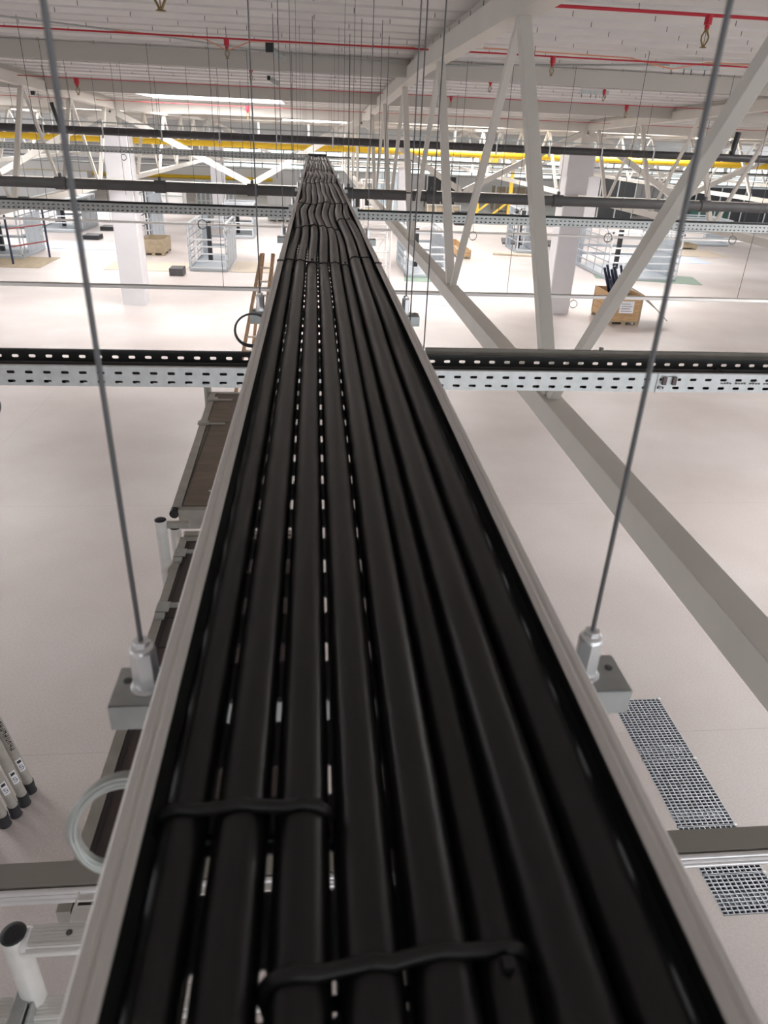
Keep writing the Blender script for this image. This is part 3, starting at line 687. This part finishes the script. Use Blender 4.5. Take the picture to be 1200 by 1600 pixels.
def scaffold_far():
    t = thing('scaffold_platform', 'farther scaffold with worn grey-brown plywood deck above the near one', 'scaffold', None, (-.55, 4.9, 0))
    z = 3.5
    m = MB(); m.add([(-.80, 3.86, z - .03), (-.2, 3.86, z - .03), (-.22, 5.92, z - .03), (-.85, 5.92, z - .03), (-.80, 3.86, z), (-.2, 3.86, z), (-.22, 5.92, z), (-.85, 5.92, z)],
        [(0, 3, 2, 1), (4, 5, 6, 7), (0, 1, 5, 4), (1, 2, 6, 5), (2, 3, 7, 6), (3, 0, 4, 7)]); part(m, 'deck_board', M_plyold, t)
    m = MB(); m.hexa([(-.858, 3.84, z - .06), (-.806, 3.84, z - .06), (-.856, 5.95, z - .06), (-.905, 5.95, z - .06), (-.858, 3.84, z + .006), (-.806, 3.84, z + .006), (-.856, 5.95, z + .006), (-.905, 5.95, z + .006)])
    m.box(-.82, -.2, 3.80, 3.85, z - .13, z - .005); m.box(-.2, -.16, 3.84, 5.95, z - .1, z + .004); m.box(-.9, -.2, 5.92, 5.96, z - .1, z + .004); part(m, 'deck_frame', M_scfold, t)
    m = MB(); m.box(-.66, -.60, 3.79, 3.80, z - .13, z - .04); m.box(-.48, -.42, 3.79, 3.80, z - .13, z - .04); part(m, 'frame_bracket', M_galv, t)
    m = MB(); m.tube((-.845, 3.80, z - .03), (-.845, 3.86, z - .03), .028, 14); part(m, 'side_rail_cap', M_cap, t)
    for x, y, zt in ((-.93, 5.98, z + .09), (-.13, 5.98, z + .09), (-.13, 3.9, z - .08)):
        m = MB(); m.tube((x, y, .12), (x, y, zt), .032, 16); p = part(m, 'scaffold_post', M_scfold, t)
        m = MB(); m.lathe((x, y, zt), [(.02, -.002), (.033, 0), (.032, .004), (.02, .006)], 16); part(m, 'post_cap', M_cap, p)
        m = MB(); m.tube((x, y, 0), (x, y, .12), .05, 12); part(m, 'foot_pad', M_rub, p)
    for y in (5.2, 5.75):
        m = MB(); m.box(-.90, -.82, y - .03, y + .03, z + .005, z + .02); m.box(-.82, -.7, y - .012, y + .012, z + .001, z + .010); part(m, 'trapdoor_hinge', M_scfold, t)
    m = MB(); m.box(-.84, -.3, 5.235, 5.24, z, z + .002); m.box(-.808, -.803, 3.86, 5.2, z, z + .003); part(m, 'deck_seam', M_black, t)
    m = MB(); m.tube((-.66, 4.05, z), (-.66, 4.05, z + .003), .012, 10); part(m, 'deck_knob', M_chrome, t)
    m = MB()
    for zz in (2.6, 1.7, .8): m.box(-.93, -.13, 5.96, 6.0, zz, zz + .04); m.box(-.93, -.13, 3.88, 3.92, zz, zz + .04)
    part(m, 'cross_rail', M_scfold, t)
scaffold_far()

# scaffold outriggers standing on the floor, bottom left
def outrigger(fx, fy, tx, ty, tz, label, sticker=True, letters=False):
    t = thing('scaffold_outrigger', label, 'scaffold leg', 'grey aluminium scaffold legs', (fx, fy, 0))
    a = Vector((fx, fy, .10)); b = Vector((tx, ty, tz)); d = (b - a).normalized()
    m = MB(); m.tube(a, b, .042, 14); part(m, 'leg_tube', M_scfold, t)
    m = MB(); m.tube((fx, fy, 0.01), a + d * .03, .046, 14, .049); m.lathe((fx, fy, 0), [(.03, 0), (.052, .004), (.052, .012), (.03, .016)], 14); part(m, 'rubber_foot', M_rub, t)
    if sticker:
        c = a + d * .20; n = Vector((0.55, -.62, .55)); n = (n - d * n.dot(d)).normalized(); u = d.cross(n)
        m = MB(); o_ = c + n * .0425; vs = []
        for k in range(2):
            for q_ in (-1, -.5, 0, .5, 1):
                ang = q_ * .62; vs.append(c + d * (k * .15) + (n * math.cos(ang) + u * math.sin(ang)) * .0445)
        m.add(vs, [(i, i + 1, 6 + i, 5 + i) for i in range(4)]); s_ = part(m, 'white_sticker', M_paper, t)
        m = MB(); p0 = c + n * .0455 + d * .025
        for (du, dd, wu, wd) in ((0, 0, .03, .006), (0, .022, .03, .006), (0, .044, .03, .006), (.012, .011, .006, .02), (-.012, .033, .006, .02), (0, .08, .035, .03)):
            q0 = p0 + u * (du - wu / 2) + d * dd; m.add([q0, q0 + u * wu, q0 + u * wu + d * wd, q0 + d * wd], [(0, 1, 2, 3)])
        part(m, 'sticker_print', M_ink, s_)
    return t
OD = (-.10, 0.06, 1.0)
for k, (fx, fy, lab) in enumerate(((-2.66, 4.86, 'rightmost scaffold leg of the bundle, with black lettering and a sticker'), (-2.665, 4.72, 'scaffold leg second from the right in the bundle, white sticker'),
                                   (-2.70, 4.60, 'scaffold leg third from the right in the bundle, white sticker'), (-2.755, 4.50, 'leftmost scaffold leg of the bundle, foot nearest the viewer'))):
    outrigger(fx, fy, fx - .36, fy - .05, 2.6, lab, k < 3)
outrigger(-2.85, 4.33, -3.4, 4.2, 2.2, 'separate scaffold foot peeking in at the left edge', False)
# black maker's lettering on the first leg, as separate stencilled strokes
tl = [o for o in bpy.data.objects if o.name == 'scaffold_outrigger'][0]
a = Vector((-2.66, 4.86, .10)); b = Vector((-3.02, 4.81, 2.6)); d = (b - a).normalized(); n = Vector((.62, -.6, .5)); n = (n - d * n.dot(d)).normalized(); u = d.cross(n)
m = MB()
for k in range(11):
    c = a + d * (.47 + k * .04) + n * .0435
    for (dd, du, wd, wu) in ((0, -.02, .008, .04), (.008, -.02 + (k % 3) * .012, .014, .010), (.020, -.02 + (k % 2) * .012, .008, .028)):
        q0 = c + u * du + d * dd; m.add([q0, q0 + u * wu, q0 + u * wu + d * wd, q0 + d * wd], [(0, 1, 2, 3)])
part(m, 'black_lettering', M_ink, tl)

# ------------------------------------------------------------------ floor grating over the drain
g0 = thing('drain_grating', 'galvanised grating panel set in the floor at right, the nearer one', 'floor grating', 'floor gratings at the right')
def grating(t, y0, y1):
    m = MB(); x0, x1 = GX0, GX1
    for x in (x0, x1 - .006): m.box(x, x + .006, y0, y1, -.035, .004)
    for y in (y0, y1 - .006): m.box(x0, x1, y, y + .006, -.035, .004)
    part(m, 'grating_frame', M_teal, t)
    m = MB(); nx = 11; ny = int(round((y1 - y0) / .036))
    for i in range(1, nx): xx = x0 + (x1 - x0) * i / nx; m.box(xx - .005, xx + .005, y0, y1, -.03, .002)
    for j in range(1, ny): yy = y0 + (y1 - y0) * j / ny; m.box(x0, x1, yy - .0045, yy + .0045, -.012, .001)
    part(m, 'grating_bars', M_teal, t)
    m = MB(); m.box(x0 + .01, x1 - .01, y0 + .1, y0 + .22, -.05, -.045); part(m, 'support_bar', M_teal, t)
    m = MB(); m.lathe((x1 - .004, y1 - .002, .004), [(.006, 0), (.022, 0), (.022, .003), (.006, .005)], 14); part(m, 'fixing_disc', M_galvb, t)
g0.location = (3.55, 3.72, 0)
labs = ['floor grating panel lowest in the picture, below the foreground rail', 'floor grating panel just above the foreground rail', 'middle floor grating panel at right', 'topmost floor grating panel, beside the hanger bracket']
bpy.data.objects.remove(g0)
for k, (a, b) in enumerate(((3.30, 3.66), (3.66, 4.14), (4.14, 4.93), (4.93, 5.80))):
    t = thing('drain_grating', labs[k], 'floor grating', 'floor gratings at the right', (3.55, (a + b) / 2, 0)); grating(t, a + .004, b - .004)

# ------------------------------------------------------------------ things on the far floor
def cage(x0, x1, y0, y1, h, label, rows=4, sheet=True, inner=True, back=True):
    t = thing('steel_cage', label, 'steel cage', None, ((x0 + x1) / 2, (y0 + y1) / 2, 0))
    s = .07
    m = MB(); m.box(x0, x1, y0, y1, .021, .10); part(m, 'cage_floor', M_cagep, t)
    for x, y in ((x0, y0), (x1 - s, y0), (x0, y1 - s), (x1 - s, y1 - s)):
        m = MB(); m.box(x, x + s, y, y + s, .1, h); part(m, 'corner_post', M_cage, t)
    m = MB()
    for x in (x0, x1 - s): m.box(x, x + s, y0, y1, h, h + s)
    for y in (y0, y1 - s): m.box(x0, x1, y, y + s, h, h + s)
    m.box(x0, x1, (y0 + y1) / 2, (y0 + y1) / 2 + s, h, h + s); part(m, 'top_frame', M_cage, t)
    for k in range(rows):
        z = .12 + (h * .62) * k / (rows - 1) if rows > 1 else .5
        m = MB(); m.box(x0 + s, x1 - s, y0, y0 + .04, z, z + .06); part(m, 'front_bar', M_cage, t)
    m = MB()
    for k in range(rows + 1):
        z = .12 + h * .8 * k / rows; m.box(x1 - .04, x1, y0, y1, z, z + .06)
    for k in range(4): yy = y0 + (y1 - y0) * (k + .5) / 4; m.box(x1 - .03, x1, yy, yy + .05, .1, h)
    m.box(x1 - .02, x1 - .01, y0 + .8, y1 - .3, .1, h * .85)
    part(m, 'side_lattice', M_cagep, t)
    m = MB()
    for k in range(rows + 1):
        z = .12 + h * .8 * k / rows; m.box(x0, x0 + .04, y0, y1, z, z + .06)
    for k in range(4): yy = y0 + (y1 - y0) * (k + .5) / 4; m.box(x0, x0 + .03, yy, yy + .05, .1, h)
    part(m, 'side_lattice', M_cagep, t)
    if inner:
        m = MB(); m.box(x0 + .4 * (x1 - x0) - .1, x0 + .4 * (x1 - x0) + .08, (y0 + y1) / 2, (y0 + y1) / 2 + .2, .1, h * .97); part(m, 'black_mast', M_black, t)
    if back:
        m = MB()
        for z in (.5, .9, 1.3): m.box(x0, x1, y1 - .05, y1, z, z + .12)
        m.box(x0, x0 + .35, y1 - .06, y1, .1, h); part(m, 'back_panel', M_cagep, t)
    if sheet:
        m = MB(); m.box(x0 + .08, x1 - .08, y0 + .1, y1 - .1, h - .04, h + .02); part(m, 'roof_sheet', M_cagep, t)
    return t
cage(-5.42, -3.80, 32.6, 36.7, 1.85, 'galvanised steel cage left of the tray, nearest of the left cages', 5, False)
cage(-5.2, -3.5, 43.5, 47, 1.7, 'galvanised steel cage right behind the nearest left cage', 4)
cage(-15.6, -13.2, 44, 48, 1.7, 'galvanised steel cage left of the left column, near the fence', 4)
cage(-15.4, -13.0, 34.6, 37.6, 2.0, 'steel cage cut off by the left edge, behind the fence', 4)
cage(13.3, 16.7, 33.0, 37.5, 2.0, 'bright steel cage behind the crate with blue tubes', 5, False, True)
cage(22.6, 26.6, 46.6, 50, 1.5, 'low steel cage at the far right, behind a small pallet', 4, False)
cage(4.0, 5.7, 32.3, 37, 1.85, 'steel cage seen through the near truss, right of the tray', 5, False)
cage(11.1, 12.2, 40.9, 43.5, 2.2, 'narrow steel frame leaning behind the right-hand column', 4, False)
cage(-9.3, -8.5, 40, 44, 2.7, 'tall narrow steel frame just right of the left column', 4, False)

def crate(x0, x1, y0, y1, h, m_, label, boards=4, pallet=True, filled=False):
    t = thing('wooden_crate', label, 'crate', None, ((x0 + x1) / 2, (y0 + y1) / 2, 0))
    zb = .14
    m = MB()
    for y in (y0, (y0 + y1) / 2 - .05, y1 - .1): m.box(x0, x1, y, y + .1, 0, .02)
    for x in (x0, (x0 + x1) / 2 - .07, x1 - .14):
        for y in (y0, (y0 + y1) / 2 - .05, y1 - .1): m.box(x, x + .14, y, y + .1, .02, .11)
    m.box(x0, x1, y0, y1, .11, .14); part(m, 'pallet', M_woodo, t)
    bh = (h - zb) / boards
    for k in range(boards):
        z0_ = zb + k * bh + .004; z1_ = zb + (k + 1) * bh - .004
        m = MB(); m.box(x0, x1, y0, y0 + .03, z0_, z1_); m.box(x0, x1, y1 - .03, y1, z0_, z1_); m.box(x0, x0 + .03, y0 + .03, y1 - .03, z0_, z1_); m.box(x1 - .03, x1, y0 + .03, y1 - .03, z0_, z1_)
        part(m, 'crate_board', m_ if k % 2 else M_wood if m_ is M_wood else m_, t)
    m = MB()
    for x, y in ((x0 - .01, y0 - .01), (x1 - .05, y0 - .01), (x0 - .01, y1 - .05), (x1 - .05, y1 - .05)): m.box(x, x + .06, y, y + .06, zb, h)
    part(m, 'corner_batten', M_woodo, t)
    return t
cr = crate(10.05, 11.15, 24.0, 25.7, 1.02, M_wood, 'open pine crate on a pallet with blue tubes sticking out, behind the big diagonal', 4)
m = MB(); m.box(10.36, 10.86, 23.985, 23.998, .42, .82); pl = part(m, 'paper_label', M_paper, cr)
m = MB(); 
for k in range(4): m.box(10.42, 10.80 - .06 * (k % 2), 23.98, 23.985, .48 + k * .08, .495 + k * .08)
part(m, 'label_print', M_ink, pl); m = MB()
m.box(10.40, 10.46, 23.985, 23.998, .90, .95); m.box(10.50, 10.85, 23.985, 23.998, .885, .90); m.box(10.44, 10.82, 23.985, 23.998, .92, .96)
part(m, 'stencil_print', M_ink, cr)
lid = MB(); lid.add([(11.18, 24.1, 1.0), (11.20, 25.6, 1.05), (12.15, 25.0, .36), (11.95, 23.6, .25), (11.18, 24.1, 1.03), (11.20, 25.6, 1.08), (12.17, 25.0, .39), (11.97, 23.6, .28)],
    [(0, 3, 2, 1), (4, 5, 6, 7), (0, 1, 5, 4), (1, 2, 6, 5), (2, 3, 7, 6), (3, 0, 4, 7)])
part(lid, 'crate_lid', M_scfold, cr)
for k in range(15):
    x = 10.36 + (k % 5) * .10; y = 24.3 + (k // 5) * .3; a = Vector((x + .20, y + .1, .25)); b = Vector((x - .42 - .04 * (k % 3), y - .1, 1.50 + .14 * ((k * 7) % 4)))
    m = MB(); m.tube(a, b, .045, 8); tag(m.build('blue_tube', M_navy), 'navy blue tube sticking up out of the open crate', 'tube', 'navy tubes in the crate')
m = MB(); m.box(10.75, 11.0, 25.05, 25.5, .3, 1.0); tag(m.build('parts_bag', M_navy), 'dark bag of parts inside the open crate', 'bag')
crate(-8.25, -7.2, 36.6, 38.4, .72, M_woodo, 'low wooden pallet box right of the left column', 3)
crate(7.3, 8.0, 38.2, 42.5, .45, M_wood, 'stack of pine timber on the floor seen through the near truss', 2)
crate(21.0, 23.4, 44.5, 45.6, .32, M_woodo, 'small pallet in front of the far right cage', 1)
def slab(x0, x1, y0, y1, h, m_, name, label, cat, rz=0, z=0):
    w, d = (x1 - x0) / 2, (y1 - y0) / 2
    mb = MB(); mb.box(-w, w, -d, d, 0, h); o = mb.build(name, m_); o.location = ((x0 + x1) / 2, (y0 + y1) / 2, z); o.rotation_euler = (0, 0, rz)
    return tag(o, label, cat)
slab(-12.3, -11.5, 41.3, 42.3, .22, M_black, 'battery_box', 'flat black box on the floor left of the left column', 'box')
slab(-12.4, -11.6, 45.2, 46.2, .22, M_black, 'battery_box', 'flat black box right behind the other one, farther away', 'box')
slab(-6.05, -5.5, 31.3, 32.1, .3, M_grey, 'tool_box', 'small grey tool box on the floor at the foot of the nearest left cage', 'box')
slab(-9.0, -5.6, 32.4, 34.6, .02, M_ply, 'plywood_sheet', 'pale plywood sheet lying left of the nearest left cage', 'plywood sheet')
slab(-3.7, -2.0, 32.6, 35.4, .02, M_ply, 'plywood_sheet', 'pale plywood sheet lying right of the nearest left cage', 'plywood sheet')
slab(-15.5, -11.6, 32.4, 35.2, .02, M_woodo, 'plywood_sheet', 'brown board floor under the fence at the left edge', 'plywood sheet')
slab(-13.6, -9.0, 37.9, 40.6, .012, M_blue, 'blue_film_sheet', 'pale blue film lying on the floor left of the left column', 'film sheet')
slab(17.2, 21.6, 38.9, 41.3, .012, M_blue, 'blue_film_sheet', 'pale blue film lying on the floor at the right', 'film sheet')
slab(4.1, 5.0, 26.6, 28.9, .012, M_blue, 'blue_film_sheet', 'small blue film patch at the right nut of the second hanger', 'film sheet', .3)
slab(13.2, 18.0, 32.8, 35.0, .015, M_greenm, 'green_mat', 'green mat under the bright cage behind the crate', 'mat', -.25)
slab(3.9, 5.2, 31.4, 33.6, .014, M_greenm, 'green_mat', 'green mat at the foot of the cage seen through the truss', 'mat', -.1)
slab(9.6, 12.4, 39.6, 40.2, .10, M_ply, 'timber_plank', 'pale plank lying on the floor left of the right column', 'plank', -.25)
slab(11.4, 14.6, 44.2, 46.6, .10, M_grey, 'dark_mat', 'dark grey sheet stack behind the plank', 'sheet stack', -.2)
slab(20.4, 24.0, 41.6, 44.4, .02, M_ply, 'plywood_sheet', 'thin board in front of the small pallet at far right', 'plywood sheet')
m = MB()
for k in range(7): m.tube((3.25 + .05 * k, 16.85 + .06 * math.sin(k * 2), .01), (3.3 + .05 * k, 16.9 + .07 * math.cos(k * 3), .02), .01, 6)
tag(m.build('wire_scrap', M_fred), 'little scrap of wire lying on the floor below the cross tray', 'scrap')

# fence at the left edge
t = thing('guard_rail', 'guard rail with navy posts and dark red rails at the left edge', 'guard rail', None, (-12.4, 33.8, .06))
for a, b in (((-12.82, 32.9, .06), (-12.82, 32.9, 2.0)), ((-11.95, 34.9, .06), (-11.95, 34.9, 2.15))):
    m = MB(); m.tube(a, b, .045, 10); part(m, 'rail_post', M_navy, t)
for z in (.75, 1.45):
    m = MB(); m.tube((-12.82, 32.9, z), (-11.95, 34.9, z), .03, 8); part(m, 'rail_bar', M_fred, t)

# wooden step ladder
t = thing('wooden_ladder', 'brown wooden ladder standing left of the tray, seen through the wire ring', 'ladder', None, (-1.75, 16.6, 0))
for a, b in (((-1.9, 16.4, 0), (-1.28, 18.0, 2.9)), ((-1.45, 16.4, 0), (-1.0, 18.0, 2.9)), ((-1.75, 19.4, 0), (-1.25, 18.05, 2.9)), ((-1.35, 19.4, 0), (-1.02, 18.05, 2.9))):
    m = MB(); m.bar(a, b, .07, .05); part(m, 'ladder_rail', M_ladder, t)
for k in range(1, 10):
    f = k / 10; m = MB(); m.bar((-1.9 + .62 * f, 16.4 + 1.6 * f, 2.9 * f), (-1.45 + .45 * f, 16.4 + 1.6 * f, 2.9 * f), .08, .03); part(m, 'ladder_step', M_ply, t)
# aluminium scaffold tower seen right of the tray
def tower(x, y, label, h=4.2):
    t = thing('scaffold_tower', label, 'scaffold tower', None, (x, y, 0)); w = .55
    for dx, dy in ((0, 0), (w * 2, 0), (0, 1.8), (w * 2, 1.8)):
        m = MB(); m.tube((x + dx, y + dy, 0), (x + dx, y + dy, h), .05, 10); part(m, 'tower_post', M_white, t)
    for k in range(8):
        z = .4 + k * .5
        for yy in (y, y + 1.8): m = MB(); m.tube((x, yy, z), (x + 2 * w, yy, z), .03, 8); part(m, 'tower_rung', M_white, t)
    m = MB(); m.bar((x, y, .4), (x + 2 * w, y, 2.4), .04, .04); m.bar((x + 2 * w, y, 2.4), (x, y, 3.9), .04, .04); part(m, 'tower_brace', M_white, t)
    m = MB(); m.box(x, x + 2 * w, y, y + 1.8, h - 1.1, h - 1.05); part(m, 'tower_deck', M_woodo, t)
tower(1.85, 29.7, 'white scaffold tower just right of the near tray in the mid distance', 3.9)

# yellow gantry
t = thing('yellow_gantry', 'yellow gantry crane standing far away right of the near truss', 'gantry crane', None, (13.5, 58.5, 0))
for x in (12.3, 14.8):
    m = MB(); m.box(x - .12, x + .12, 58, 58.25, 0, 4.3); part(m, 'gantry_leg', M_yelc, t)
m = MB(); m.box(11.8, 15.2, 58, 58.3, 4.3, 4.7); m.box(12.6, 13.6, 57.9, 58.4, 3.9, 4.5); part(m, 'gantry_beam', M_yelc, t)
m = MB(); m.box(11.6, 15.6, 57.9, 58.4, .15, .35); m.box(11.6, 15.6, 57.9, 58.4, 1.3, 1.45); m.bar((11.9, 58, .3), (13.3, 58, 1.4), .12, .12); m.bar((13.3, 58, .3), (14.7, 58, 1.4), .12, .12); part(m, 'gantry_lattice', M_yelc, t)

# dark machines and racks in the far right bays
def rack(x0, x1, y, h, m_, label, name='dark_rack', cat='storage rack', n=4):
    t = thing(name, label, cat, None, ((x0 + x1) / 2, y, 0))
    m = MB(); m.box(x0, x1, y, y + 1.5, .1, h); part(m, 'rack_body', m_, t)
    for k in range(n + 1):
        x = x0 + (x1 - x0) * k / n; m = MB(); m.box(x - .05, x + .05, y - .08, y, 0, h + .1); part(m, 'rack_post', M_galv, t)
    m = MB(); 
    for z in (.1, h * .5, h): m.box(x0, x1, y - .05, y, z, z + .08)
    part(m, 'rack_beam', M_galv, t)
rack(19.6, 25.4, 60, 3.6, M_black, 'large black panelled rack behind the right-hand column')
rack(27, 31, 67, 3.0, M_wallg, 'grey panelled rack right of the black one')
rack(31.5, 40, 62, 2.75, M_black, 'long black rack at the far right edge')
rack(29.0, 31.4, 56, 1.6, M_darkgr, 'dark green cabinet at the far right behind the tray')
rack(4.5, 7.0, 60, 3.0, mat('pale_blue_panel', (.55, .66, .72), .5), 'pale blue panelled stack seen through the far truss webs')
rack(8.2, 10.6, 56, 1.1, M_woodo, 'brown pile of boards far away behind the truss webs')
rack(1.8, 3.9, 56, 1.5, M_black, 'dark equipment stack behind the scaffold tower')
rack(9.5, 12, 66, 2.6, M_black, 'dark machine far away left of the yellow gantry')
rack(15.5, 19, 66, 2.0, M_woodo, 'brown stacked material right of the yellow gantry')
rack(-7.8, -5.4, 52, 2.4, mat('grey_sheets', (.28, .30, .31), .5, .3), 'tall stack of grey sheets behind the left column', n=8)
rack(-3.2, -.9, 53, 2.0, M_wallg, 'grey machine behind the second left cage')
rack(-26, -18, 64, 2.0, M_wallg, 'low pale grey rack at the far left')
rack(-15, -10, 60, 1.6, M_wallw, 'white cabinets in the far left bay')
slab(10.0, 10.9, 54, 54.8, .9, M_black, 'far_trolley', 'small dark trolley beside the yellow gantry', 'trolley')
